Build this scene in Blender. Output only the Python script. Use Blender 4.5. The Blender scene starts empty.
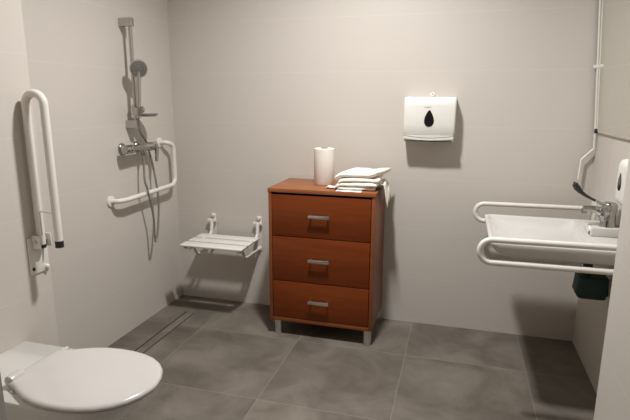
import bpy, bmesh, math, random
from mathutils import Vector, Matrix
random.seed(4)
C = bpy.context.scene.collection
V = Vector
PI = math.pi

# ------------------------------------------------------------------ materials
def new_mat(name):
    m = bpy.data.materials.new(name)
    m.use_nodes = True
    nt = m.node_tree
    b = nt.nodes['Principled BSDF']
    return m, nt, b

def simple(name, col, rough=.5, metal=0., var=.06, scale=18., bump=0., spec=.5, coat=0., trans=0.):
    """plain material with slight procedural variation"""
    m, nt, b = new_mat(name)
    tc = nt.nodes.new('ShaderNodeTexCoord')
    nz = nt.nodes.new('ShaderNodeTexNoise')
    nz.inputs['Scale'].default_value = scale
    nz.inputs['Detail'].default_value = 4
    nt.links.new(tc.outputs['Object'], nz.inputs['Vector'])
    rp = nt.nodes.new('ShaderNodeValToRGB')
    rp.color_ramp.elements[0].position = .3
    rp.color_ramp.elements[1].position = .7
    rp.color_ramp.elements[0].color = (*[c * (1 - var) for c in col], 1)
    rp.color_ramp.elements[1].color = (*[min(1, c * (1 + var)) for c in col], 1)
    nt.links.new(nz.outputs['Fac'], rp.inputs['Fac'])
    nt.links.new(rp.outputs['Color'], b.inputs['Base Color'])
    b.inputs['Roughness'].default_value = rough
    b.inputs['Metallic'].default_value = metal
    b.inputs['Specular IOR Level'].default_value = spec
    b.inputs['Coat Weight'].default_value = coat
    b.inputs['Coat Roughness'].default_value = .08
    b.inputs['Transmission Weight'].default_value = trans
    if bump:
        bp = nt.nodes.new('ShaderNodeBump')
        bp.inputs['Strength'].default_value = bump
        bp.inputs['Distance'].default_value = .004
        nt.links.new(nz.outputs['Fac'], bp.inputs['Height'])
        nt.links.new(bp.outputs['Normal'], b.inputs['Normal'])
    return m

def math_node(nt, op, a, b=None, c=None):
    n = nt.nodes.new('ShaderNodeMath')
    n.operation = op
    for i, v in enumerate((a, b, c)):
        if v is None:
            continue
        if isinstance(v, (int, float)):
            n.inputs[i].default_value = v
        else:
            nt.links.new(v, n.inputs[i])
    return n.outputs[0]

def joint(nt, coord, origin, pitch, width):
    """1 on a joint line of the given width, repeated every pitch"""
    s = math_node(nt, 'SUBTRACT', coord, origin)
    d = math_node(nt, 'PINGPONG', s, pitch / 2)      # 0 on the joints
    return math_node(nt, 'LESS_THAN', d, width / 2)

def wall_mat(name, col, seam_y=None):
    m, nt, b = new_mat(name)
    tc = nt.nodes.new('ShaderNodeTexCoord')
    sep = nt.nodes.new('ShaderNodeSeparateXYZ')
    nt.links.new(tc.outputs['Object'], sep.inputs[0])
    X, Y, Z = sep.outputs
    g = joint(nt, Z, .286, .3, .0032)
    nz = nt.nodes.new('ShaderNodeTexNoise')
    nz.inputs['Scale'].default_value = 2.2
    nt.links.new(tc.outputs['Object'], nz.inputs['Vector'])
    mx = nt.nodes.new('ShaderNodeMix'); mx.data_type = 'RGBA'
    mx.inputs[6].default_value = (*[c * .98 for c in col], 1)
    mx.inputs[7].default_value = (*[c * 1.02 for c in col], 1)
    nt.links.new(nz.outputs['Fac'], mx.inputs[0])
    # joints low on the wall are paler than the tile, faint higher up
    mg = nt.nodes.new('ShaderNodeMix'); mg.data_type = 'RGBA'
    gf = math_node(nt, 'MULTIPLY', g, .16)
    nt.links.new(gf, mg.inputs[0])
    nt.links.new(mx.outputs[2], mg.inputs[6])
    mg.inputs[7].default_value = (.86, .82, .76, 1)
    out = mg.outputs[2]
    if seam_y is not None:
        d = math_node(nt, 'ABSOLUTE', math_node(nt, 'SUBTRACT', Y, seam_y))
        s = math_node(nt, 'MULTIPLY', math_node(nt, 'LESS_THAN', d, .003), .35)
        ms = nt.nodes.new('ShaderNodeMix'); ms.data_type = 'RGBA'
        nt.links.new(s, ms.inputs[0])
        nt.links.new(out, ms.inputs[6])
        ms.inputs[7].default_value = (.30, .27, .23, 1)
        out = ms.outputs[2]
    nt.links.new(out, b.inputs['Base Color'])
    b.inputs['Roughness'].default_value = .42
    b.inputs['Specular IOR Level'].default_value = .35
    bp = nt.nodes.new('ShaderNodeBump')
    bp.inputs['Strength'].default_value = .16
    bp.inputs['Distance'].default_value = .001
    # a few shallow ripples in the glaze near the top of the back wall
    def band(c, lo, hi):
        return math_node(nt, 'MULTIPLY', math_node(nt, 'GREATER_THAN', c, lo), math_node(nt, 'LESS_THAN', c, hi))
    px = math_node(nt, 'MULTIPLY_ADD', nz.outputs['Fac'], .16, X)
    patch = math_node(nt, 'MULTIPLY', band(px, 1.45, 1.60), band(Z, 1.782, 1.868))
    wave = math_node(nt, 'SINE', math_node(nt, 'MULTIPLY_ADD', X, 40, math_node(nt, 'MULTIPLY', Z, 330)))
    rip = math_node(nt, 'MULTIPLY', patch, math_node(nt, 'MULTIPLY', wave, .35))
    nt.links.new(math_node(nt, 'ADD', math_node(nt, 'SUBTRACT', 1, g), rip), bp.inputs['Height'])
    nt.links.new(bp.outputs['Normal'], b.inputs['Normal'])
    return m

def floor_mat():
    m, nt, b = new_mat('concrete_look_floor_tile')
    tc = nt.nodes.new('ShaderNodeTexCoord')
    sep = nt.nodes.new('ShaderNodeSeparateXYZ')
    nt.links.new(tc.outputs['Object'], sep.inputs[0])
    X, Y, Z = sep.outputs
    gx = joint(nt, X, .375, .6, .0034)
    gy = joint(nt, Y, -.43, .6, .0034)
    g = math_node(nt, 'MAXIMUM', gx, gy)
    # one shade per tile
    cx = math_node(nt, 'FLOOR', math_node(nt, 'DIVIDE', math_node(nt, 'SUBTRACT', X, .375), .6))
    cy = math_node(nt, 'FLOOR', math_node(nt, 'DIVIDE', math_node(nt, 'ADD', Y, .43), .6))
    cmb = nt.nodes.new('ShaderNodeCombineXYZ')
    nt.links.new(cx, cmb.inputs[0]); nt.links.new(cy, cmb.inputs[1])
    wn = nt.nodes.new('ShaderNodeTexWhiteNoise')
    nt.links.new(cmb.outputs[0], wn.inputs['Vector'])
    # cloudy cement pattern, shifted per tile
    va = nt.nodes.new('ShaderNodeVectorMath'); va.operation = 'MULTIPLY_ADD'
    nt.links.new(cmb.outputs[0], va.inputs[0])
    va.inputs[1].default_value = (3.1, 4.7, 0)
    nt.links.new(tc.outputs['Object'], va.inputs[2])
    n1 = nt.nodes.new('ShaderNodeTexNoise')
    n1.inputs['Scale'].default_value = 3.4
    n1.inputs['Detail'].default_value = 7
    n1.inputs['Roughness'].default_value = .62
    n1.inputs['Distortion'].default_value = .5
    nt.links.new(va.outputs[0], n1.inputs['Vector'])
    rp = nt.nodes.new('ShaderNodeValToRGB')
    e = rp.color_ramp.elements
    e[0].position = .30; e[0].color = (.094, .078, .061, 1)
    e[1].position = .72; e[1].color = (.216, .188, .158, 1)
    nt.links.new(n1.outputs['Fac'], rp.inputs['Fac'])
    hv = nt.nodes.new('ShaderNodeHueSaturation')
    nt.links.new(rp.outputs['Color'], hv.inputs['Color'])
    nt.links.new(math_node(nt, 'MULTIPLY_ADD', wn.outputs['Value'], .22, .89), hv.inputs['Value'])
    mg = nt.nodes.new('ShaderNodeMix'); mg.data_type = 'RGBA'
    nt.links.new(math_node(nt, 'MULTIPLY', g, .33), mg.inputs[0])
    nt.links.new(hv.outputs['Color'], mg.inputs[6])
    mg.inputs[7].default_value = (.36, .33, .29, 1)
    nt.links.new(mg.outputs[2], b.inputs['Base Color'])
    b.inputs['Roughness'].default_value = .5
    b.inputs['Specular IOR Level'].default_value = .4
    bp = nt.nodes.new('ShaderNodeBump')
    bp.inputs['Strength'].default_value = .3
    bp.inputs['Distance'].default_value = .002
    nt.links.new(math_node(nt, 'MULTIPLY_ADD', g, -.6, n1.outputs['Fac']), bp.inputs['Height'])
    nt.links.new(bp.outputs['Normal'], b.inputs['Normal'])
    return m

def wood_mat(name, c0, c1, rough=.42):
    m, nt, b = new_mat(name)
    tc = nt.nodes.new('ShaderNodeTexCoord')
    mp = nt.nodes.new('ShaderNodeMapping')
    mp.inputs['Scale'].default_value = (1.6, 9, 22)
    nt.links.new(tc.outputs['Object'], mp.inputs['Vector'])
    nz = nt.nodes.new('ShaderNodeTexNoise')
    nz.inputs['Scale'].default_value = 2.2
    nz.inputs['Detail'].default_value = 6
    nz.inputs['Roughness'].default_value = .6
    nz.inputs['Distortion'].default_value = .6
    nt.links.new(mp.outputs[0], nz.inputs['Vector'])
    rp = nt.nodes.new('ShaderNodeValToRGB')
    e = rp.color_ramp.elements
    e[0].position = .3; e[0].color = (*c0, 1)
    e[1].position = .7; e[1].color = (*c1, 1)
    nt.links.new(nz.outputs['Fac'], rp.inputs['Fac'])
    nt.links.new(rp.outputs['Color'], b.inputs['Base Color'])
    b.inputs['Roughness'].default_value = rough
    b.inputs['Specular IOR Level'].default_value = .4
    return m

M = {}
WALLC = (.56, .518, .468)
M['wall'] = wall_mat('beige_wall_tile', WALLC)
M['wall_seam'] = wall_mat('beige_wall_tile_with_joint', WALLC, seam_y=-.27)
M['ceiling'] = simple('white_ceiling_paint', (.78, .76, .73), .9, var=.02)
M['floor'] = floor_mat()
M['frame'] = simple('grey_door_frame_paint', (.44, .42, .39), .5, var=.02)
M['wood'] = wood_mat('reddish_brown_wood_front', (.138, .0280, .0055), (.190, .041, .0085))
M['wood'].node_tree.nodes['Principled BSDF'].inputs['Specular IOR Level'].default_value = .2
M['wood_lit'] = wood_mat('reddish_brown_wood_lit_top', (.235, .078, .026), (.315, .108, .038))  # same wood as the fronts, lamplight on the top mixed into its colour
M['wood_half_lit'] = wood_mat('reddish_brown_wood_half_lit', (.175, .050, .015), (.235, .068, .021))  # same wood again, part of that lamplight painted in for the sides
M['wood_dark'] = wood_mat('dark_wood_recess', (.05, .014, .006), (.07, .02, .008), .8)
M['steel'] = simple('brushed_steel', (.62, .61, .59), .32, metal=1, var=.08, scale=60)
M['chrome'] = simple('chrome', (.44, .43, .41), .16, metal=1, var=.02)
M['satin'] = simple('satin_chrome', (.52, .50, .47), .30, metal=1, var=.04)
M['hose'] = simple('grey_metal_hose', (.36, .34, .32), .38, metal=.85, var=.1, scale=90)
M['nozzle'] = simple('dark_grey_shower_face', (.105, .092, .080), .55, var=.35, scale=160, bump=.4)
M['ceramic'] = simple('white_ceramic', (.60, .58, .55), .12, var=.01, coat=.5)
M['seat'] = simple('white_toilet_plastic', (.55, .52, .495), .22, var=.01, coat=.3)
M['white_metal'] = simple('white_powder_coated_tube', (.72, .685, .63), .35, var=.02)
M['white_plastic'] = simple('white_plastic', (.70, .675, .63), .38, var=.015)
M['cream_plastic'] = simple('off_white_seat_plastic', (.70, .67, .62), .45, var=.02)
M['black'] = simple('black_plastic', (.018, .016, .016), .4, var=.1)
M['black_gloss'] = simple('smoked_window', (.012, .010, .012), .12, var=.1)
M['slot'] = simple('dark_slot', (.03, .027, .025), .8)
M['drain'] = simple('dark_drain_gap', (.012, .011, .010), .7)
M['teal'] = simple('dark_teal_cover', (.007, .030, .025), .6, var=.2, scale=30, bump=.2)
M['paper'] = simple('white_paper', (.80, .75, .675), .9, var=.03, scale=60, bump=.15)
M['paper_warm'] = simple('cream_paper', (.80, .74, .65), .9, var=.04, scale=50, bump=.25)
M['paper_blue'] = simple('pale_bluish_paper', (.72, .75, .74), .85, var=.03, scale=50, bump=.2)
M['core'] = simple('grey_cardboard_core', (.16, .15, .15), .9)
M['dish'] = simple('smoky_translucent_plastic', (.42, .40, .37), .25, var=.03, trans=.35)
M['groove'] = simple('grey_shadow_gap', (.20, .19, .175), .8)
M['print'] = simple('grey_print', (.28, .27, .26), .7)
def mirror_mat():
    m, nt, b = new_mat('mirror_glass')
    b.inputs['Base Color'].default_value = (.93, .92, .88, 1)
    b.inputs['Metallic'].default_value = 1
    b.inputs['Roughness'].default_value = .03
    return m
M['mirror'] = mirror_mat()

# ------------------------------------------------------------------ geometry helpers (world coordinates)
def bx(bm, x0, x1, y0, y1, z0, z1, bev=0., seg=2):
    r = bmesh.ops.create_cube(bm, size=1)
    vs = r['verts']
    bmesh.ops.scale(bm, vec=(x1 - x0, y1 - y0, z1 - z0), verts=vs)
    bmesh.ops.translate(bm, vec=((x0 + x1) / 2, (y0 + y1) / 2, (z0 + z1) / 2), verts=vs)
    if bev:
        es = list({e for v in vs for e in v.link_edges})
        bmesh.ops.bevel(bm, geom=es, offset=bev, segments=seg, profile=.5, affect='EDGES')
    return bm

def BOX(*a, **k):
    return bx(bmesh.new(), *a, **k)

def fillet(pts, rad, n=8):
    pts = [V(p) for p in pts]
    out = [pts[0]]
    for i in range(1, len(pts) - 1):
        a, b, c = pts[i - 1], pts[i], pts[i + 1]
        r = rad[i - 1] if isinstance(rad, (list, tuple)) else rad
        u, w = (a - b).normalized(), (c - b).normalized()
        ang = u.angle(w)
        if r <= 0 or ang > PI - .02:
            out.append(b); continue
        d = min(r / math.tan(ang / 2), (a - b).length * .499, (c - b).length * .499)
        rr = d * math.tan(ang / 2)
        ctr = b + (u + w).normalized() * (rr / math.sin(ang / 2))
        p0, p1 = b + u * d, b + w * d
        v0, v1 = p0 - ctr, p1 - ctr
        tot = v0.angle(v1)
        ax = v0.cross(v1).normalized()
        for k in range(n + 1):
            out.append(ctr + Matrix.Rotation(tot * k / n, 3, ax) @ v0)
    out.append(pts[-1])
    return out

def smooth_path(pts, n=8):
    """Catmull-Rom through the points"""
    P = [V(p) for p in pts]
    P = [P[0] * 2 - P[1]] + P + [P[-1] * 2 - P[-2]]
    out = []
    for i in range(1, len(P) - 2):
        for k in range(n):
            t = k / n
            a, b, c, d = P[i - 1:i + 3]
            out.append(.5 * ((2 * b) + (c - a) * t + (2 * a - 5 * b + 4 * c - d) * t * t + (3 * b - a - 3 * c + d) * t ** 3))
    out.append(P[-2])
    return out

def tube(bm, path, r, seg=14, cap=True):
    path = [V(p) for p in path]
    q = [path[0]]
    for p in path[1:]:
        if (p - q[-1]).length > 1e-5:
            q.append(p)
    path = q
    n = len(path)
    rs = r if isinstance(r, (list, tuple)) else None
    T = []
    for i in range(n):
        a = path[max(0, i - 1)]; b = path[min(n - 1, i + 1)]
        T.append((b - a).normalized())
    up = V((0, 0, 1)) if abs(T[0].z) < .9 else V((1, 0, 0))
    N = (up - T[0] * up.dot(T[0])).normalized()
    rings = []
    for i in range(n):
        if i:
            N = (N - T[i] * N.dot(T[i])).normalized()
        B = T[i].cross(N)
        ri = rs[min(len(rs) - 1, int(round(i * (len(rs) - 1) / max(1, n - 1))))] if rs else r
        rings.append([bm.verts.new(path[i] + (N * math.cos(2 * PI * k / seg) + B * math.sin(2 * PI * k / seg)) * ri) for k in range(seg)])
    for i in range(n - 1):
        for k in range(seg):
            bm.faces.new((rings[i][k], rings[i][(k + 1) % seg], rings[i + 1][(k + 1) % seg], rings[i + 1][k]))
    if cap:
        bm.faces.new(rings[0][::-1]); bm.faces.new(rings[-1])
    return bm

def TUBE(path, r, **k):
    return tube(bmesh.new(), path, r, **k)

def lathe(bm, prof, origin, axis, seg=28):
    """profile of (radius, height) turned about an axis through origin"""
    ax = V(axis).normalized()
    up = V((0, 0, 1)) if abs(ax.z) < .9 else V((1, 0, 0))
    a = (up - ax * up.dot(ax)).normalized(); b = ax.cross(a)
    o = V(origin)
    rings = []
    for r, h in prof:
        if r < 1e-6:
            rings.append([bm.verts.new(o + ax * h)])
        else:
            rings.append([bm.verts.new(o + ax * h + (a * math.cos(2 * PI * k / seg) + b * math.sin(2 * PI * k / seg)) * r) for k in range(seg)])
    for p, q in zip(rings, rings[1:]):
        for k in range(seg):
            k2 = (k + 1) % seg
            if len(p) == 1 and len(q) == 1:
                continue
            if len(p) == 1:
                bm.faces.new((p[0], q[k2], q[k]))
            elif len(q) == 1:
                bm.faces.new((p[k], p[k2], q[0]))
            else:
                bm.faces.new((p[k], p[k2], q[k2], q[k]))
    return bm

def LATHE(*a, **k):
    return lathe(bmesh.new(), *a, **k)

def loft(bm, sections, close=True):
    rings = [[bm.verts.new(p) for p in s] for s in sections]
    n = len(rings[0])
    for p, q in zip(rings, rings[1:]):
        for k in range(n):
            bm.faces.new((p[k], p[(k + 1) % n], q[(k + 1) % n], q[k]))
    if close:
        bm.faces.new(rings[0][::-1]); bm.faces.new(rings[-1])
    return bm

def prism(bm, outline, d):
    """extrude a closed outline of points along vector d"""
    d = V(d)
    return loft(bm, [[V(p) for p in outline], [V(p) + d for p in outline]])

def rrect(x0, x1, y0, y1, z, r, n=6):
    """rounded rectangle ring; r = radius or four radii (x0y0, x1y0, x1y1, x0y1)"""
    rr = r if isinstance(r, (list, tuple)) else [r] * 4
    out = []
    for (cx, cy, a0), q in zip(((x0, y0, PI), (x1, y0, 1.5 * PI), (x1, y1, 0), (x0, y1, .5 * PI)), rr):
        ox = cx + q if cx == x0 else cx - q
        oy = cy + q if cy == y0 else cy - q
        for k in range(n + 1):
            a = a0 + .5 * PI * k / n
            out.append(V((ox + q * math.cos(a), oy + q * math.sin(a), z)))
    return out

def merge(*bms):
    out = bmesh.new()
    for b in bms:
        me = bpy.data.meshes.new('t'); b.to_mesh(me); b.free()
        out.from_mesh(me); bpy.data.meshes.remove(me)
    return out

# ------------------------------------------------------------------ object helpers
def world_of(o):
    p = V((0, 0, 0))
    while o is not None:
        p = p + o.location; o = o.parent
    return p

def obj(name, bm, mat, parent=None, smooth=True, label=None, angle=40, base=None):
    """link a bmesh given in world coordinates as ONE mesh object"""
    bmesh.ops.recalc_face_normals(bm, faces=bm.faces[:])
    me = bpy.data.meshes.new(name)
    off = world_of(parent) if parent else (V(base) if base else V((0, 0, 0)))
    bmesh.ops.translate(bm, vec=-off, verts=bm.verts[:])
    bm.to_mesh(me); bm.free()
    me.materials.append(M[mat])
    if smooth:
        for p in me.polygons:
            p.use_smooth = True
        me.set_sharp_from_angle(angle=math.radians(angle))
    o = bpy.data.objects.new(name, me)
    C.objects.link(o)
    if parent:
        o.parent = parent
    elif base:
        o.location = V(base)
    if label:
        o['label'] = label
    return o

def thing(name, label, cat, loc, group=None):
    o = bpy.data.objects.new(name, None)
    o.empty_display_size = .05
    C.objects.link(o)
    o.location = V(loc)
    o['label'] = label; o['category'] = cat
    if group:
        o['group'] = group
    return o

def tag(o, label, cat, group=None):
    o['label'] = label; o['category'] = cat
    if group:
        o['group'] = group
    return o

def struct(name, bm, mat, smooth=False):
    o = obj(name, bm, mat, smooth=smooth)
    o['kind'] = 'structure'
    return o

# ------------------------------------------------------------------ the room
W, H = 2.468, 2.60
FY = -2.30                     # inner face of the front wall
BOXY = -1.36                   # where the projecting front stretches of the side walls begin
BX = .228
fl = BOX(-.1, W + .1, -3.6, .1, -.1, 0)
struct('floor', fl, 'floor')
struct('ceiling', BOX(-.1, W + .1, FY - .12, .1, H, H + .1), 'ceiling')
struct('wall_back', BOX(-.1, W + .1, 0, .1, 0, H), 'wall')
struct('wall_left', BOX(-.1, 0, FY - .12, 0, 0, H), 'wall')
struct('wall_right', BOX(W, W + .1, FY - .12, 0, 0, H), 'wall_seam')
struct('wall_left_front', BOX(0, BX, FY, BOXY, 0, H, bev=.002), 'wall')
struct('wall_right_front', BOX(W - BX - .002, W, FY, BOXY, 0, H, bev=.002), 'wall')
wf = bmesh.new()
bx(wf, 0, .97, FY - .12, FY, 0, H)
bx(wf, 2.09, W, FY - .12, FY, 0, H)
bx(wf, .97, 2.09, FY - .12, FY, 2.12, H)
struct('wall_front', wf, 'wall')
tr = bmesh.new()
bx(tr, .97, 1.01, FY - .14, FY + .001, 0, 2.12)
bx(tr, 2.05, 2.09, FY - .14, FY + .001, 0, 2.12)
bx(tr, 1.01, 2.05, FY - .14, FY + .001, 2.08, 2.12)
struct('trim_1', tr, 'frame')

# ------------------------------------------------------------------ linear shower drain in the floor
t = thing('shower_drain', 'long narrow tiled shower channel drain let into the floor beside the left wall', 'drain', (.2, -.7, 0))
d0 = BOX(.168, .176, -1.25, -.255, .0002, .0016)
obj('drain_slot', d0, 'drain', t, smooth=False)
d1 = BOX(.227, .231, -1.25, -.255, .0002, .0014)
obj('drain_slot', d1, 'drain', t, smooth=False)
obj('tile_insert', BOX(.177, .2265, -1.25, -.257, .0002, .0018), 'floor', t, smooth=False)

# ------------------------------------------------------------------ chest of drawers
x0, x1, yf, yb = .795, 1.385, -.388, -.018
t = thing('chest_of_drawers', 'reddish-brown wooden chest of three drawers on steel feet against the back wall', 'chest of drawers', (1.09, -.2, 0))
zb, zt = .088, .858
obj('top_panel', BOX(x0 - .003, x1 + .003, yf - .004, yb, zt - .022, zt, bev=.0015), 'wood_lit', t)
obj('side_panel', BOX(x0, x0 + .018, yf, yb, zb, zt - .0225, bev=.001), 'wood_half_lit', t)
obj('side_panel', BOX(x1 - .018, x1, yf, yb, zb, zt - .0225, bev=.001), 'wood_half_lit', t)
obj('bottom_panel', BOX(x0 + .0185, x1 - .0185, yf, yb, zb, zb + .020, bev=.001), 'wood_half_lit', t)
obj('back_panel', BOX(x0 + .0185, x1 - .0185, yb - .008, yb, zb + .0205, zt - .023), 'wood_dark', t)
zs = [(.112, .327), (.333, .588), (.594, .822)]
zs = [(.1115, .329), (.3335, .5885), (.593, .824)]
for a, b in zs:
    d = obj('drawer', BOX(x0 + .0215, x1 - .0215, yf + .001, yf + .020, a, b, bev=.0012), 'wood', t)
    bxm = bmesh.new()
    bx(bxm, x0 + .03, x1 - .03, yf + .021, yf + .035, a + .01, b - .03)
    obj('drawer_box', bxm, 'wood_dark', d)
    zc = (a + b) / 2 + .007
    hm = bmesh.new()
    bx(hm, 1.029, 1.147, yf - .030, yf - .021, zc - .009, zc + .009, bev=.002)
    bx(hm, 1.036, 1.044, yf - .022, yf + .0008, zc - .006, zc + .006)
    bx(hm, 1.132, 1.140, yf - .022, yf + .0008, zc - .006, zc + .006)
    obj('handle', hm, 'steel', d, label='brushed steel bar handle')
for fx in (x0 + .043, x1 - .027):
    for fy in (yf + .028, yb - .035):
        obj('foot', LATHE([(0, 0), (.021, 0), (.0225, .002), (.0225, zb - .0008), (0, zb - .0008)], (fx, fy, 0), (0, 0, 1)), 'steel', t, label='round brushed steel foot')

# ------------------------------------------------------------------ paper towel roll
t = thing('paper_towel_roll', 'white paper towel roll standing upright on the left of the chest top', 'paper roll', (1.053, -.168, zt))
R = .058
obj('paper', LATHE([(.021, .002), (R - .002, 0), (R, .003), (R, .200), (R - .003, .203), (.021, .2025)], (1.053, -.168, zt + .0005), (0, 0, 1), seg=48), 'paper', t)
obj('cardboard_core', LATHE([(.0205, .001), (.0205, .205), (.0188, .205), (.0188, .001)], (1.053, -.168, zt + .0005), (0, 0, 1)), 'core', t, label='grey cardboard core')

# ------------------------------------------------------------------ stack of folded cloths
def cloth(name, cx, cy, w, d, z, h, rot, seed, sag=0., tail=0., front_bulge=1., skew=0.):
    """a folded soft cloth: cushion-like slab with rounded fold at the front and uneven edges"""
    rnd = random.Random(seed)
    bm = bmesh.new()
    nx, ny = 22, 14
    ph = [rnd.uniform(0, 6.28) for _ in range(6)]
    def pos(u, v, top):
        # u, v in -1..1
        eu = 1 + .03 * math.sin(3 * v + ph[0])
        ev = 1 + .04 * math.sin(2.5 * u + ph[1])
        x = u * w / 2 * eu + skew * v
        y = v * d / 2 * ev
        edge = (1 - abs(u) ** 10) ** .5 * (1 - abs(v) ** 10) ** .5
        mid = z + h / 2
        zz = mid + (h / 2 if top else -h / 2) * (.30 + .70 * edge)
        wv = .0022 * math.sin(5 * u + ph[2]) * math.sin(3 * v + ph[3]) + .0018 * math.sin(9 * u + ph[4] + 2 * v)
        zz += wv * (1 if top else .4) * (edge if top else 1)
        if tail and u > .55:
            s = (u - .55) / .45
            zz += tail * s * s
        if sag and u < -.6:
            s = (-u - .6) / .4
            zz -= sag * s * s
        c, s_ = math.cos(rot), math.sin(rot)
        return V((cx + x * c - y * s_, cy + x * s_ + y * c, max(zz, zt + .0008)))
    g = {}
    for top in (0, 1):
        for i in range(nx + 1):
            for j in range(ny + 1):
                g[top, i, j] = bm.verts.new(pos(-1 + 2 * i / nx, -1 + 2 * j / ny, top))
    for i in range(nx):
        for j in range(ny):
            bm.faces.new((g[1, i, j], g[1, i + 1, j], g[1, i + 1, j + 1], g[1, i, j + 1]))
            bm.faces.new((g[0, i, j], g[0, i, j + 1], g[0, i + 1, j + 1], g[0, i + 1, j]))
    for i in range(nx):
        for j in (0, ny):
            bm.faces.new((g[0, i, j], g[0, i + 1, j], g[1, i + 1, j], g[1, i, j]))
    for j in range(ny):
        for i in (0, nx):
            bm.faces.new((g[0, i, j], g[0, i, j + 1], g[1, i, j + 1], g[1, i, j]))
    return bm

G = 'folded cloths stacked on the chest'
specs = [
    # cx, cy, w, d, z, h, rot, mat, label
    (1.270, -.235, .195, .225, zt + .001, .020, .02, 'paper_blue', 'lowest pale folded cloth of the stack, lying directly on the wooden chest', dict()),
    (1.272, -.235, .225, .235, zt + .0195, .024, -.03, 'paper_warm', 'second folded cloth from the bottom, between the lowest and the third of the stack', dict(sag=.020)),
    (1.280, -.230, .215, .230, zt + .0425, .024, .05, 'paper_warm', 'third folded cloth from the bottom, just under the smooth top one', dict(sag=.012)),
    (1.290, -.225, .225, .225, zt + .0655, .032, .06, 'paper', 'topmost folded white cloth of the stack, its far right corner sticking up', dict(sag=.020, tail=.012, skew=.034)),
]
for i, (cx, cy, w, d, z, h, rot, mt, lab, kw) in enumerate(specs):
    o = obj('folded_cloth', cloth('c', cx, cy, w, d, z, h, rot, 10 + i, **kw), mt, base=(cx, cy, z), angle=80)
    tag(o, lab, 'cloth', G)

def sheet(pts, th=.0015):
    """a thin strip of paper through rows of points, given real thickness"""
    bm = bmesh.new()
    rows = [[bm.verts.new(V(p)) for p in r] for r in pts]
    for a, b in zip(rows, rows[1:]):
        for k in range(len(a) - 1):
            bm.faces.new((a[k], a[k + 1], b[k + 1], b[k]))
    bmesh.ops.recalc_face_normals(bm, faces=bm.faces[:])
    bmesh.ops.solidify(bm, geom=bm.faces[:], thickness=th)
    return bm

# crumpled end trailing over the right edge of the chest
rows = []
for j in range(13):
    s = j / 12
    r = []
    for i in range(15):
        u = i / 14
        x = 1.380 + .056 * u - .010 * s * u
        y = -.285 + .20 * s + .010 * math.sin(9 * u + 3)
        zz = zt + .006 + .024 * math.sin(PI * (.25 + .75 * u)) + .007 * math.sin(11 * u + 6 * s) + .006 * math.sin(14 * s + 3 * u)
        drop_ = max(0, u - .5) * 2
        zz -= drop_ ** 1.4 * (.045 + .045 * (.5 + .5 * math.sin(12 * s + 1)))
        if x < 1.392:
            zz = max(zz, zt + .004)
        r.append((x, y, zz))
    rows.append(r)
o = obj('crumpled_cloth', sheet(rows, .003), 'paper', base=(1.385, -.17, zt), angle=80)
tag(o, 'crumpled white cloth trailing from the stack over the right edge of the chest', 'cloth')
# small paper scrap at the left of the stack
rows = []
for j in range(5):
    s = j / 4
    rows.append([(1.098 + .085 * i / 6 + .012 * s, -.322 + .05 * s - .01 * i / 6, zt + .004 + .010 * abs(math.sin(1.3 * i + 1.1 * s)) * (1 - i / 9)) for i in range(7)])
o = obj('paper_scrap', sheet(rows), 'paper', base=(1.14, -.3, zt), angle=80)
tag(o, 'small crumpled white paper scrap between the towel roll and the cloth stack', 'paper scrap')
# pale leaf lying at the front edge under the stack
rows = [[(1.172 + .135 * i / 6, -.386 + .055 * j / 3, zt + .0012 + .0012 * math.sin(2 * i + j)) for i in range(7)] for j in range(4)]
o = obj('paper_leaf', sheet(rows, .001), 'paper', base=(1.24, -.36, zt), angle=80)
tag(o, 'flat white paper leaf on the front edge of the chest before the cloth stack', 'paper')

# ------------------------------------------------------------------ paper towel dispenser
t = thing('paper_towel_dispenser', 'white wall-mounted paper towel dispenser with black drop window on the back wall', 'towel dispenser', (1.619, 0, 1.1))
cxd = 1.619
def disp_section(z, hw, depth, r=.012):
    return rrect(cxd - hw, cxd + hw, -depth, -.001, z, [r, r, .002, .002], 4)
sec = [disp_section(1.146, .1345, .098), disp_section(1.158, .1365, .103), disp_section(1.20, .138, .106), disp_section(1.30, .1385, .104),
       disp_section(1.328, .1385, .098), disp_section(1.341, .1375, .088), disp_section(1.3465, .135, .07)]
obj('cover', loft(bmesh.new(), sec), 'white_plastic', t)
# lower tray with curved upper edge
out = []
n = 16
for k in range(n + 1):
    u = -1 + 2 * k / n
    out.append(V((cxd + u * .1345, 0, 1.1395 - .016 * (1 - u * u) + .004)))
top = [V((p.x, 0, 1.1385)) for p in out]
bm = bmesh.new()
secs = [rrect(cxd - .133, cxd + .133, -.1005, -.001, 1.1075, [.012, .012, .002, .002], 4),
        rrect(cxd - .1335, cxd + .1335, -.1025, -.001, 1.1445, [.012, .012, .002, .002], 4)]
obj('tray', loft(bm, secs), 'white_plastic', t)
# curved lip on the front of the tray
lip = [V((cxd - .131 + .262 * k / n, -.1027, 1.1375 - .0115 * math.sin(PI * k / n))) for k in range(n + 1)]
lip += [V((cxd + .131 - .262 * k / n, -.1027, 1.124 - .009 * math.sin(PI * k / n))) for k in range(n + 1)]
obj('curved_lip', prism(bmesh.new(), lip, (0, -.008, 0)), 'white_plastic', t)
gr = [V((cxd - .133 + .266 * k / n, -.1028, 1.1405 - .0115 * math.sin(PI * k / n))) for k in range(n + 1)]
gr += [V((cxd + .133 - .266 * k / n, -.1028, 1.1380 - .0115 * math.sin(PI * k / n))) for k in range(n + 1)]
obj('cover_seam', prism(bmesh.new(), gr, (0, -.0082, 0)), 'groove', t, smooth=False)
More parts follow.
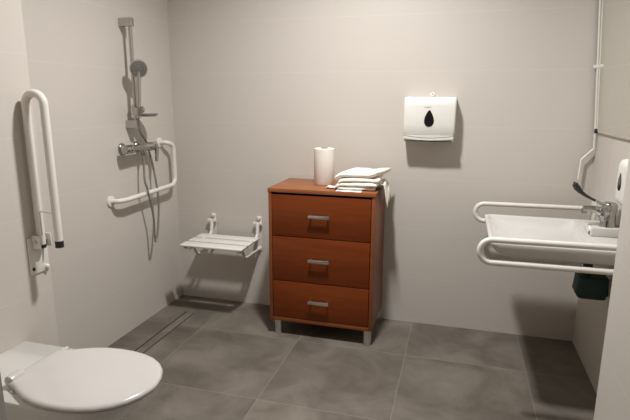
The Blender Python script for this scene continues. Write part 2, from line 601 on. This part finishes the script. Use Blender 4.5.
# towel slot: dark gap at the foot, deeper in the middle
sl = [V((cxd - .128, -.1030, 1.1085)), V((cxd + .128, -.1030, 1.1085)), V((cxd + .125, -.1030, 1.112)), V((cxd + .05, -.1030, 1.1125)),
      V((cxd + .02, -.1030, 1.119)), V((cxd - .02, -.1030, 1.119)), V((cxd - .05, -.1030, 1.1125)), V((cxd - .125, -.1030, 1.112))]
obj('towel_slot', prism(bmesh.new(), sl, (0, -.0012, 0)), 'slot', t, smooth=False)
def drop(hw, zt_, zb_, n=14):
    """teardrop outline (u, z): pointed rounded top, round belly"""
    pts = []
    H_ = zt_ - zb_
    for k in range(2 * n):
        a = PI * 2 * k / (2 * n)
        z = zb_ + H_ * (.5 - .5 * math.cos(a))
        s = math.sin(a)
        tt = (z - zb_) / H_
        pts.append((hw * 1.22 * s * (1 - .62 * tt ** 1.3) * (1 if tt > .0 else 1), z))
    return pts
dp = [V((cxd + u, -.1058, z)) for u, z in drop(.0265, 1.277, 1.189)]
obj('drop_window', prism(bmesh.new(), dp, (0, -.0025, 0)), 'black_gloss', t, label='black drop-shaped window')
bm = bmesh.new()
for k, wd in enumerate((.004, .003, .005, .003, .004, .003)):      # tiny maker's mark: a row of short dashes
    bx(bm, cxd - .027 + k * .0062, cxd - .027 + k * .0062 + wd, -.1059, -.1050, 1.2905, 1.2945)
obj('printed_mark', bm, 'print', t, smooth=False)
obj('lock_knob', LATHE([(0, -.02), (.012, -.02), (.014, -.012), (.015, .004), (.011, .010), (0, .011)], (1.629, -.052, 1.356), (0, -.8, .6)), 'white_plastic', t)
obj('keyhole', LATHE([(0, 0), (.0055, 0), (.0045, .0015), (0, .0015)], V((1.629, -.052, 1.356)) + V((0, -.8, .6)) * .0108, (0, -.8, .6)), 'print', t)

# ------------------------------------------------------------------ fold-down shower seat
t = thing('shower_bench', 'white slatted fold-down shower bench hinged on the back wall left of the chest', 'shower bench', (.42, 0, .48))
zs_ = .478
for i, (ya, yb_) in enumerate(((-.352, -.268), (-.246, -.172), (-.150, -.072))):
    sl = bmesh.new()
    bx(sl, .207 , .610, ya, yb_, zs_ - .013, zs_, bev=.005, seg=3)
    obj('slat', sl, 'cream_plastic', t)
for hx, mir in ((.262, -1), (.583, 1)):
    b = thing_b = bmesh.new()
    bx(b, hx - .017, hx + .017, -.006, -.0005, .372, .600, bev=.003)
    pl = obj('wall_plate', b, 'white_metal', t)
    obj('screw_cap', LATHE([(0, 0), (.012, 0), (.013, .006), (.008, .013), (0, .014)], (hx, -.006, .588), (0, -1, 0)), 'white_plastic', pl)
    pin = bmesh.new()
    tube(pin, [(hx - .026, -.026, .556), (hx + .026, -.026, .556)], .0075)
    tube(pin, [(hx - .028, -.026, .556), (hx - .020, -.026, .556)], .011)
    tube(pin, [(hx + .020, -.026, .556), (hx + .028, -.026, .556)], .011)
    obj('hinge_pin', pin, 'white_metal', pl)
    for dx in (-.0115, .0115):
        obj('hinge_lug', BOX(hx + dx - .0025, hx + dx + .0025, -.036, -.005, .545, .567), 'white_metal', pl)
    arm = TUBE(fillet([(hx, -.028, .555), (hx, -.045, .470), (hx, -.340, .4535)], .035), .0112)
    obj('seat_arm', arm, 'white_metal', t)
    st = TUBE(fillet([(hx, -.012, .388), (hx, -.240, .392), (hx, -.292, .456)], .03), .0085)
    obj('support_strut', st, 'white_metal', t)
    obj('strut_socket', LATHE([(0, 0), (.014, 0), (.014, .014), (.010, .017), (0, .017)], (hx, -.005, .388), (0, -1, 0)), 'white_metal', pl)
obj('stop_buffer', BOX(.232, .252, -.345, -.325, .452, .4645, bev=.003), 'print', t)

# ------------------------------------------------------------------ L-shaped grab rail on the left wall
t = thing('wall_grab_rail', 'white L-shaped grab rail screwed to the left wall below the shower mixer', 'grab rail', (0, -.4, .9))
path = fillet([(.006, -.178, 1.066), (.050, -.170, 1.068), (.060, -.118, 1.045), (.060, -.115, .800), (.060, -.60, .790), (.052, -.665, .791), (.006, -.674, .788)], [.03, .035, .05, .1, .03])
obj('rail_tube', TUBE(path, .0135), 'white_metal', t)
for c in ((0.0005, -.178, 1.066), (0.0005, -.674, .788)):
    f = obj('wall_flange', LATHE([(0, 0), (.030, 0), (.030, .006), (.022, .010), (0, .010)], c, (1, 0, 0)), 'white_metal', t)
    for dz in (-.021, .021):
        obj('screw_head', LATHE([(0, 0), (.0035, 0), (.0035, .0014), (0, .0014)], (c[0] + .0072, c[1] - .006, c[2] + dz), (1, 0, 0), seg=10), 'print', f)

# ------------------------------------------------------------------ shower rail, slider, handset
RX, RY = .060, -.482
t = thing('shower_rail', 'chrome vertical shower slide rail on the left wall holding the hand shower', 'shower rail', (0, RY, 1.2))
obj('rail_tube', TUBE([(RX, RY, 1.165), (RX, RY, 1.745)], .0105), 'satin', t)
for zc in (1.727, 1.192):
    b = bmesh.new()
    bx(b, .0005, RX + .016, RY - .016, RY + .016, zc - .022, zc + .022, bev=.004)
    obj('wall_bracket', b, 'satin', t)
s = obj('slider', LATHE([(0, -.03), (.017, -.03), (.019, -.024), (.019, .024), (.017, .03), (0, .03)], (RX, RY, 1.268), (0, 0, 1)), 'satin', t)
obj('slider_knob', LATHE([(0, 0), (.012, 0), (.019, .010), (.019, .026), (.015, .032), (0, .033)], (RX + .006, RY + .018, 1.270), (.25, 1, 0)), 'satin', s)
obj('handset_cradle', LATHE([(.0165, -.022), (.019, -.022), (.022, .022), (.018, .022)], (RX + .030, RY - .018, 1.262), (.22, -.08, 1), 20), 'satin', s)
obj('cradle_arm', TUBE([(RX + .010, RY - .004, 1.266), (RX + .024, RY - .014, 1.264)], .010), 'satin', s)

t = thing('hand_shower', 'grey round-headed hand shower hooked on the chrome slide rail', 'hand shower', (RX + .030, RY - .018, 1.24))
h0, h1 = V((RX + .026, RY - .0155, 1.225)), V((.100, -.494, 1.457))
hp = smooth_path([h0, h0.lerp(h1, .45) + V((.002, 0, 0)), h1 + V((0, 0, 0)), h1 + V((.003, 0, .03))], 6)
obj('handle', TUBE(hp, [.0105, .0115, .0125, .013, .013, .014]), 'satin', t)
hc = V((.104, -.494, 1.487)); hn = V((.74, -.62, -.10)).normalized()
obj('head_shell', LATHE([(0, -.024), (.019, -.023), (.037, -.014), (.0475, -.002), (.0480, .004), (.046, .008), (.0425, .0085)], hc, hn), 'satin', t)
obj('spray_face', LATHE([(.043, .006), (.042, .0095), (.020, .0115), (.019, .0105), (.010, .0125), (0, .013)], hc, hn), 'nozzle', t, label='dark grey spray face')
nz = bmesh.new()
fr_a = hn.cross(V((0, 0, 1))).normalized(); fr_b = hn.cross(fr_a)
for rr, cnt in ((.037, 20), (.029, 15), (.015, 8)):
    for k in range(cnt):
        a = 2 * PI * k / cnt
        c = hc + hn * .0095 + (fr_a * math.cos(a) + fr_b * math.sin(a)) * rr
        lathe(nz, [(0, .003), (.0016, .003), (.0018, 0)], c, hn, 6)
obj('spray_nozzles', nz, 'print', t)

# soap dish beside the slider
t = thing('soap_dish', 'smoky round soap dish clipped level beside the shower slider', 'soap dish', (.085, -.43, 1.24))
dc = V((.088, -.428, 1.238))
obj('dish', LATHE([(0, -.006), (.050, -.005), (.062, .003), (.066, .011), (.064, .012), (.058, .005), (.048, -.001), (0, -.002)], dc, (0, 0, 1), 36), 'dish', t)
obj('clip', TUBE([(RX + .020, RY + .0195, 1.239), (RX + .024, RY + .030, 1.238)], .006), 'satin', t)

# ------------------------------------------------------------------ shower mixer
t = thing('shower_mixer', 'chrome bar shower mixer with two wall rosettes on the left wall', 'shower mixer', (0, -.5, 1.06))
MZ = 1.060
obj('mixer_body', LATHE([(0, 0), (.022, 0), (.024, .004), (.024, .03), (.0215, .035), (.0215, .19), (.025, .195), (.025, .225), (.022, .232), (0, .232)], (.062, -.572, MZ), (0, 1, 0)), 'chrome', t)
for yy in (-.548, -.408):
    obj('wall_rosette', LATHE([(0, 0), (.032, 0), (.032, .004), (.026, .012), (.016, .016), (.016, .045), (0, .045)], (.0005, yy, MZ), (1, 0, 0)), 'chrome', t)
obj('end_knob', LATHE([(0, 0), (.020, 0), (.024, -.004), (.0245, -.030), (.021, -.036), (0, -.037)], (.062, -.573, MZ), (0, 1, 0)), 'chrome', t)
lv = TUBE(smooth_path([(.066, -.342, MZ + .012), (.076, -.336, MZ + .006), (.084, -.338, MZ - .03), (.088, -.352, MZ - .088)], 6), [.014, .016, .015, .013, .012, .010, .009])
obj('lever', lv, 'chrome', t)
obj('hose_outlet', LATHE([(0, 0), (.013, 0), (.013, -.016), (.011, -.028), (0, -.028)], (.062, -.440, MZ - .015), (0, 0, 1)), 'chrome', t)

# hose
hs = [(RX + .0255, RY - .0155, 1.222), (.078, -.486, 1.19), (.060, -.452, 1.150), (.032, -.358, 1.081), (.022, -.326, 1.030), (.035, -.322, .970),
      (.055, -.327, .871), (.068, -.327, .736), (.076, -.360, .584), (.078, -.385, .515), (.078, -.399, .500), (.079, -.405, .520), (.080, -.408, .656), (.078, -.446, .818), (.072, -.458, .878), (.062, -.440, 1.014)]
o = obj('shower_hose', TUBE(smooth_path(hs, 8), .0062, seg=10), 'hose', base=(.06, -.4, .5))
tag(o, 'grey metal shower hose looping down from the mixer to the hand shower', 'shower hose')

# ------------------------------------------------------------------ fold-up support rail on the left projection, beside the toilet
t = thing('folding_support_rail', 'white fold-up support rail standing vertical on the wall beside the toilet', 'support rail', (BX, -1.415, .74))
PX0, PX1, PY = .252, .333, -1.414
pl = obj('wall_plate', BOX(BX + .0006, BX + .006, -1.462, -1.370, .660, .806, bev=.002), 'white_metal', t)
sc = bmesh.new()
lathe(sc, [(0, 0), (.0065, 0), (.0065, .002), (0, .002)], (BX + .006, -1.448, .682), (1, 0, 0), 14)
obj('screw_head', sc, 'black', pl, label='black screw head')
obj('screw_cap', LATHE([(0, 0), (.009, 0), (.009, .008), (.005, .012), (0, .012)], (BX + .006, -1.385, .676), (1, 0, 0), 16), 'white_plastic', pl)
for yy in (-1.444, -1.390):
    obj('hinge_cheek', BOX(BX + .0065, PX0 + .022, yy, yy + .006, .762, .815, bev=.003), 'white_metal', t)
obj('hinge_pin', TUBE([(PX0, -1.449, .790), (PX0, -1.379, .790)], .008), 'steel', t, label='steel hinge pin')
pp = fillet([(PX0, PY, .775), (PX0 - .003, PY, 1.345), (PX1 - .003, PY, 1.345), (PX1 + .002, PY, .795)], .0403, 12)
obj('rail_tube', TUBE(pp, .0148, seg=18), 'white_metal', t)
obj('end_cap', LATHE([(0, 0), (.0156, 0), (.0156, .026), (0, .026)], (PX1 + .002, PY, .770), (0, 0, 1)), 'black', t, label='black rubber end cap')
obj('end_cap', LATHE([(0, 0), (.0156, 0), (.0156, .014), (0, .014)], (PX0, PY, .762), (0, 0, 1)), 'black', t, label='black rubber end cap')
obj('paper_holder', TUBE(fillet([(PX1 - .012, PY - .012, .905), (PX0 + .018, PY - .012, .909), (PX0 + .018, PY - .012, .815)], .006), .0022, seg=8), 'steel', t, label='thin wire paper holder')

# ------------------------------------------------------------------ wall-hung toilet
TY = -1.692
t = thing('toilet', 'white wall-hung toilet with closed lid in the left foreground', 'toilet', (BX, TY, .3))
def halfw(x, tip, hw, back=.168, xb=BX):
    """half width of the toilet outline at x"""
    xm = .645
    if x <= .44:
        return back
    if x < xm:
        s = (x - .44) / (xm - .44)
        s = s * s * (3 - 2 * s)
        return back + (hw - back) * s
    s = (x - xm) / (tip - xm)
    return hw * max(0, 1 - s ** 2.15) ** .5
def outline(tip, hw, z, back=.15, x0=BX + .0008, n=40, dz=0):
    xs = [x0 + (tip - x0) * (.5 - .5 * math.cos(PI * k / n)) ** .8 for k in range(n + 1)]
    a = [V((x, TY - halfw(x, tip, hw, back), z)) for x in xs]
    b = [V((x, TY + halfw(x, tip, hw, back), z)) for x in xs[::-1][1:]]
    return a + b
secs = []
for z, tip, hw, bk in ((.085, .46, .085, .11), (.12, .55, .105, .125), (.20, .66, .130, .145), (.28, .76, .152, .158), (.34, .825, .166, .166), (.38, .855, .172, .170), (.405, .868, .174, .1715), (.414, .868, .174, .1715), (.418, .864, .171, .1685)):
    secs.append(outline(tip, hw, z, bk))
obj('bowl', loft(bmesh.new(), secs), 'ceramic', t, angle=60)
# seat ring
def lid_outline(z, grow=0., x0=.432):
    # (x, half width): closed front, broad shoulders, waist towards the hinges
    prof = [(.430, .105), (.440, .112), (.458, .118), (.48, .126), (.51, .143), (.55, .163), (.60, .178), (.655, .184), (.71, .182), (.76, .173), (.805, .157), (.846, .130), (.876, .096), (.896, .056), (.9045, .020)]
    a = [V((x, TY - w - grow, z)) for x, w in prof]
    b = [V((x, TY + w + grow, z)) for x, w in prof[::-1]]
    c = V((.66, TY, z))
    pts = a + [V((.907 + grow, TY, z))] + b
    return pts
def scaled(z, s, dx=0):
    out = []
    for p in lid_outline(z):
        c = V((.66, TY, z))
        d = p - c
        L = d.length
        out.append(c + d * ((L - s) / L))
    return out
seat = loft(bmesh.new(), [scaled(.4182, .012), scaled(.4195, .006), scaled(.4245, .005), scaled(.4265, .010)])
so = obj('seat', seat, 'seat', t, angle=60)
for (px, py, a) in ((.842, -1.573, .72), (.482, -1.812, -2.3)):
    tb = bmesh.new()
    c, s_ = math.cos(a), math.sin(a)
    shp = [(-.03, -.016), (.004, -.013), (.014, -.005), (.014, .005), (.004, .013), (-.03, .016)]
    pts = [V((px + u * c - v * s_, py + u * s_ + v * c, .4186)) for u, v in shp]
    prism(tb, pts, (0, 0, .007))
    bmesh.ops.bevel(tb, geom=tb.edges[:], offset=.002, segments=2, affect='EDGES')
    obj('lift_tab', tb, 'seat', so)
lid = loft(bmesh.new(), [scaled(.4272, .007), scaled(.429, .002), scaled(.434, 0), scaled(.439, .002), scaled(.443, .006), scaled(.4452, .012), scaled(.4463, .022), scaled(.4467, .05)])
obj('lid', lid, 'seat', t, angle=60)
for yy, hr, hz, hl in ((-1.806, .0200, .4400, .060), (-1.592, .0085, .4315, .050)):
    obj('hinge', LATHE([(0, 0), (hr * .6, .001), (hr * .92, .005), (hr, .012), (hr, hl - .012), (hr * .92, hl - .005), (hr * .6, hl - .001), (0, hl)], (.447, yy, hz), (0, 1, 0)), 'seat', t)

# ------------------------------------------------------------------ wash basin
SY = -.526
t = thing('washbasin', 'wide white wheelchair-accessible washbasin hung on the right wall', 'washbasin', (W, SY, .70))
y0, y1 = -.813, -.240
WX = W - .0008
BZ = .7575                       # rim height
r4 = lambda r: [r, .004, .004, r]
def sect(dz, xl, ins, r):
    return rrect(xl, WX, y0 + ins, y1 - ins, BZ + dz, r4(r), 7)
bm = bmesh.new()
outer = [sect(-.0705, 2.030, .060, .06), sect(-.0695, 2.005, .035, .06), sect(-.062, 1.979, .016, .055), sect(-.047, 1.957, .007, .045), sect(-.024, 1.939, .002, .035), sect(-.007, 1.930, 0, .030), sect(-.002, 1.9315, .002, .028), sect(0, 1.936, .006, .025)]
def isect(dz, xl, xr, ins, r):
    return rrect(xl, xr, y0 + ins, y1 - ins, BZ + dz, r, 7)
inner = [isect(0, 1.949, 2.352, .020, .035), isect(-.0025, 1.953, 2.350, .023, .036), isect(-.018, 1.966, 2.345, .030, .05), isect(-.038, 1.996, 2.338, .05, .07), isect(-.051, 2.04, 2.32, .09, .09), isect(-.0565, 2.11, 2.27, .17, .08)]
loft(bm, outer + inner)
obj('basin', bm, 'ceramic', t, angle=55)
obj('faucet_ledge', BOX(2.352, WX, -.590, -.475, BZ + .0001, BZ + .040, bev=.005, seg=3), 'ceramic', t)
obj('drain_ring', LATHE([(0, 0), (.026, 0), (.028, .002), (.022, .004), (0, .003)], (2.19, SY, BZ - .0563), (0, 0, 1)), 'chrome', t)
obj('overflow_hole', TUBE([(2.3525, -.572, BZ + .018), (2.3515, -.572, BZ + .006)], .0045, seg=12), 'slot', t)
for ca, cb in ((2.222, 2.238), (2.246, 2.258)):
    obj('mounting_clip', BOX(ca, cb, -.755, -.738, BZ - .077, BZ - .0703), 'black', t, label='black fixing clip under the near edge')

# faucet
FX, FY_ = 2.424, -.546
t = thing('lever_faucet', 'chrome basin mixer tap with long black-tipped elbow lever on the washbasin', 'faucet', (FX, FY_, .7977))
zb_ = BZ + .0402
obj('faucet_body', LATHE([(0, 0), (.034, 0), (.034, .004), (.0315, .009), (.029, .03), (.029, .060), (.0315, .070), (.0315, .086), (.029, .098), (.021, .105), (0, .107)], (FX, FY_, zb_), (0, 0, 1)), 'chrome', t)
sp = smooth_path([(FX - .010, FY_ - .001, zb_ + .030), (FX - .030, FY_ - .002, zb_ + .058), (FX - .060, FY_ - .002, zb_ + .072), (FX - .105, FY_ - .002, zb_ + .072)], 6)
obj('spout', TUBE(sp, [.024, .022, .018, .015, .0135, .0125]), 'chrome', t)
obj('aerator', LATHE([(0, .012), (.011, .012), (.011, -.006), (0, -.006)], (FX - .098, FY_ - .002, zb_ + .059), (0, 0, 1)), 'chrome', t)
obj('lever_hub', LATHE([(0, 0), (.016, 0), (.017, .014), (.014, .022), (0, .024)], (FX - .010, FY_ - .014, zb_ + .080), (-.6, -.8, .1)), 'chrome', t)
lv = smooth_path([(FX - .020, FY_ - .006, zb_ + .092), (FX - .055, FY_ - .003, zb_ + .108), (FX - .085, FY_, zb_ + .122), (FX - .110, FY_, zb_ + .138)], 6)
lo = obj('lever', TUBE(lv, [.007, .006, .0052, .005, .005]), 'chrome', t)
tp = smooth_path([(FX - .052, FY_ - .003, zb_ + .1066), (FX - .085, FY_, zb_ + .122), (FX - .112, FY_, zb_ + .139), (FX - .136, FY_, zb_ + .163), (FX - .150, FY_, zb_ + .186)], 6)
obj('lever_grip', TUBE(tp, [.0056, .0056, .006, .0068, .0085, .0115, .0135, .012, .005]), 'black', lo, label='black plastic paddle grip')

# trap cover below the basin
TX, TYC = 2.386, -.555
t = thing('trap_cover', 'dark teal cover around the drain trap under the washbasin', 'trap cover', (TX, TYC, .48))
def tsec(z, hw, hd, r=.02):
    return rrect(TX - hw, TX + hw, TYC - hd, TYC + hd, z, r, 4)
bm = loft(bmesh.new(), [tsec(.479, .048, .045), tsec(.477, .056, .05), tsec(.483, .0585, .052), tsec(.497, .0595, .053), tsec(.4975, .066, .057), tsec(.515, .0645, .056), tsec(.545, .062, .055), tsec(.572, .0605, .054), tsec(.576, .055, .05)])
obj('cover', bm, 'teal', t, angle=30)
obj('drain_pipe', TUBE([(TX - .02, TYC, .5755), (TX - .02, TYC, .6868)], .02), 'teal', t)
obj('waste_pipe', TUBE([(TX + .0595, TYC, .545), (W - .0008, TYC, .545)], .018), 'white_plastic', t)

# the two rails beside the basin
for yy, lab in ((-.12, 'white looped grab rail on the far side of the washbasin, next to the back wall'),
                (-.88, 'white looped grab rail on the near side of the washbasin, in front of it')):
    t = thing('basin_grab_rail', lab, 'grab rail', (W, yy, .74), 'looped grab rails either side of the washbasin')
    p = fillet([(W - .006, yy, .790), (1.8900, yy, .785), (1.8900, yy, .691), (W - .006, yy, .694)], .0468, 12)
    obj('rail_tube', TUBE(p, .0122, seg=16), 'white_metal', t)
    obj('wall_plate', BOX(W - .0065, W - .0006, yy - .045, yy + .045, .655, .83, bev=.002), 'white_metal', t)

# ------------------------------------------------------------------ tilting mirror with lever rod
t = thing('tilting_mirror', 'large frameless tilting mirror on the right wall above the washbasin', 'mirror', (W, -.5, 1.17))
ya, yb2 = -.030, -.97
def mx_at(z):                       # the mirror leans forward towards its top
    return 2.455 - (z - 1.172) * .072
mz0, mz1 = 1.172, 1.98
bm = bmesh.new()
th = .006
prism(bm, [V((mx_at(mz0), yb2, mz0)), V((mx_at(mz0), ya, mz0)), V((mx_at(mz1), ya, mz1)), V((mx_at(mz1), yb2, mz1))], (th, 0, 0))
obj('glass', bm, 'mirror', t, smooth=False)
obj('wall_stay', TUBE([(mx_at(1.9) + th + .0005, -.50, 1.9), (W - .0008, -.50, 1.9)], .008), 'white_metal', t)
obj('lower_clip', BOX(2.447, W - .0008, -.0295, -.018, 1.166, 1.190, bev=.002), 'black', t, label='small dark corner clip')
rod = fillet([(mx_at(1.97) - .004, -.023, 1.97), (mx_at(1.19) - .002, -.023, 1.19), (2.456, -.025, 1.088), (2.402, -.028, 1.030), (2.397, -.030, .925)], .012)
ro = obj('lever_rod', TUBE(rod, .0058, seg=10), 'white_metal', t, label='thin white cranked lever rod')
cl = bmesh.new()
cz = 1.497
bx(cl, mx_at(cz) - .022, mx_at(cz) + .012, -.0295, -.012, cz - .009, cz + .009, bev=.002)
obj('rod_clip', cl, 'white_plastic', ro)

# ------------------------------------------------------------------ soap dispenser
t = thing('soap_dispenser', 'white wall soap dispenser with black drop window above the washbasin, at the photo edge', 'soap dispenser', (W, -.835, 1.0))
def ssec(x, grow):
    # outline in the y-z plane at depth x
    pts = rrect(-.910 + grow, -.775 - grow, .945 + grow, 1.115 - grow, 0, .018, 5)
    return [V((x, p.x, p.y)) for p in pts]
bm = loft(bmesh.new(), [ssec(W - .0008, 0), ssec(2.395, 0), ssec(2.380, .004), ssec(2.372, .014), ssec(2.370, .026)])
obj('cover', bm, 'white_plastic', t)
dp = [V((2.3702, -.835 + u, z)) for u, z in drop(.020, 1.066, 1.000)]
obj('drop_window', prism(bmesh.new(), dp, (-.002, 0, 0)), 'black_gloss', t, label='black drop-shaped window')
obj('lock_knob', LATHE([(0, -.004), (.013, -.004), (.014, .010), (.011, .017), (0, .018)], (2.405, -.862, 1.119), (-.3, 0, 1)), 'white_plastic', t)

# ------------------------------------------------------------------ ceiling lamp (above the frame) and light
LX, LY = 1.30, -1.06
lb = LATHE([(0, 0), (.15, 0), (.15, -.03), (.145, -.034), (0, -.034)], (LX, LY, H - .0005), (0, 0, 1))
lo = struct('ceiling_lamp', lb, 'ceiling')
L = bpy.data.lights.new('lamp_down', 'AREA')
L.shape = 'DISK'; L.size = .15; L.energy = 40.5; L.spread = math.radians(150); L.color = (1, .995, .985)
o = bpy.data.objects.new('lamp_down', L); C.objects.link(o); o.location = (LX, LY, H - .045)
P = bpy.data.lights.new('lamp_glow', 'POINT')
P.energy = 1.5; P.color = (1, .995, .985); P.shadow_soft_size = .06
o = bpy.data.objects.new('lamp_glow', P); C.objects.link(o); o.location = (LX, LY, H - .14)

wd = bpy.data.worlds.new('ambient_fill'); bpy.context.scene.world = wd  # dim ambient fill added outside the doorway, no daylight source known there
wd.use_nodes = True
wd.node_tree.nodes['Background'].inputs[0].default_value = (.9, .95, 1, 1)
wd.node_tree.nodes['Background'].inputs[1].default_value = .05

# ------------------------------------------------------------------ camera
f, yaw, pitch, roll = 507.3743, .2749, .2125, .0049
cam = bpy.data.cameras.new('camera')
cam.sensor_width = 36
cam.lens = f * 36 / 630
cam.clip_start = .02
co = bpy.data.objects.new('camera', cam); C.objects.link(co)
fw = V((-math.sin(yaw) * math.cos(pitch), math.cos(yaw) * math.cos(pitch), -math.sin(pitch)))
r = V((math.cos(yaw), math.sin(yaw), 0)); u = r.cross(fw)
r2 = r * math.cos(roll) + u * math.sin(roll); u2 = -r * math.sin(roll) + u * math.cos(roll)
m = Matrix((r2, u2, -fw)).transposed().to_4x4()
m.translation = V((1.7838, -2.9488, 1.3242))
co.matrix_world = m
sc = bpy.context.scene
sc.camera = co
sc.view_settings.view_transform = 'Standard'
sc.view_settings.look = 'None'
sc.view_settings.gamma = 1
sc.view_settings.exposure = 0
sc.cycles.max_bounces = 10
sc.cycles.diffuse_bounces = 6
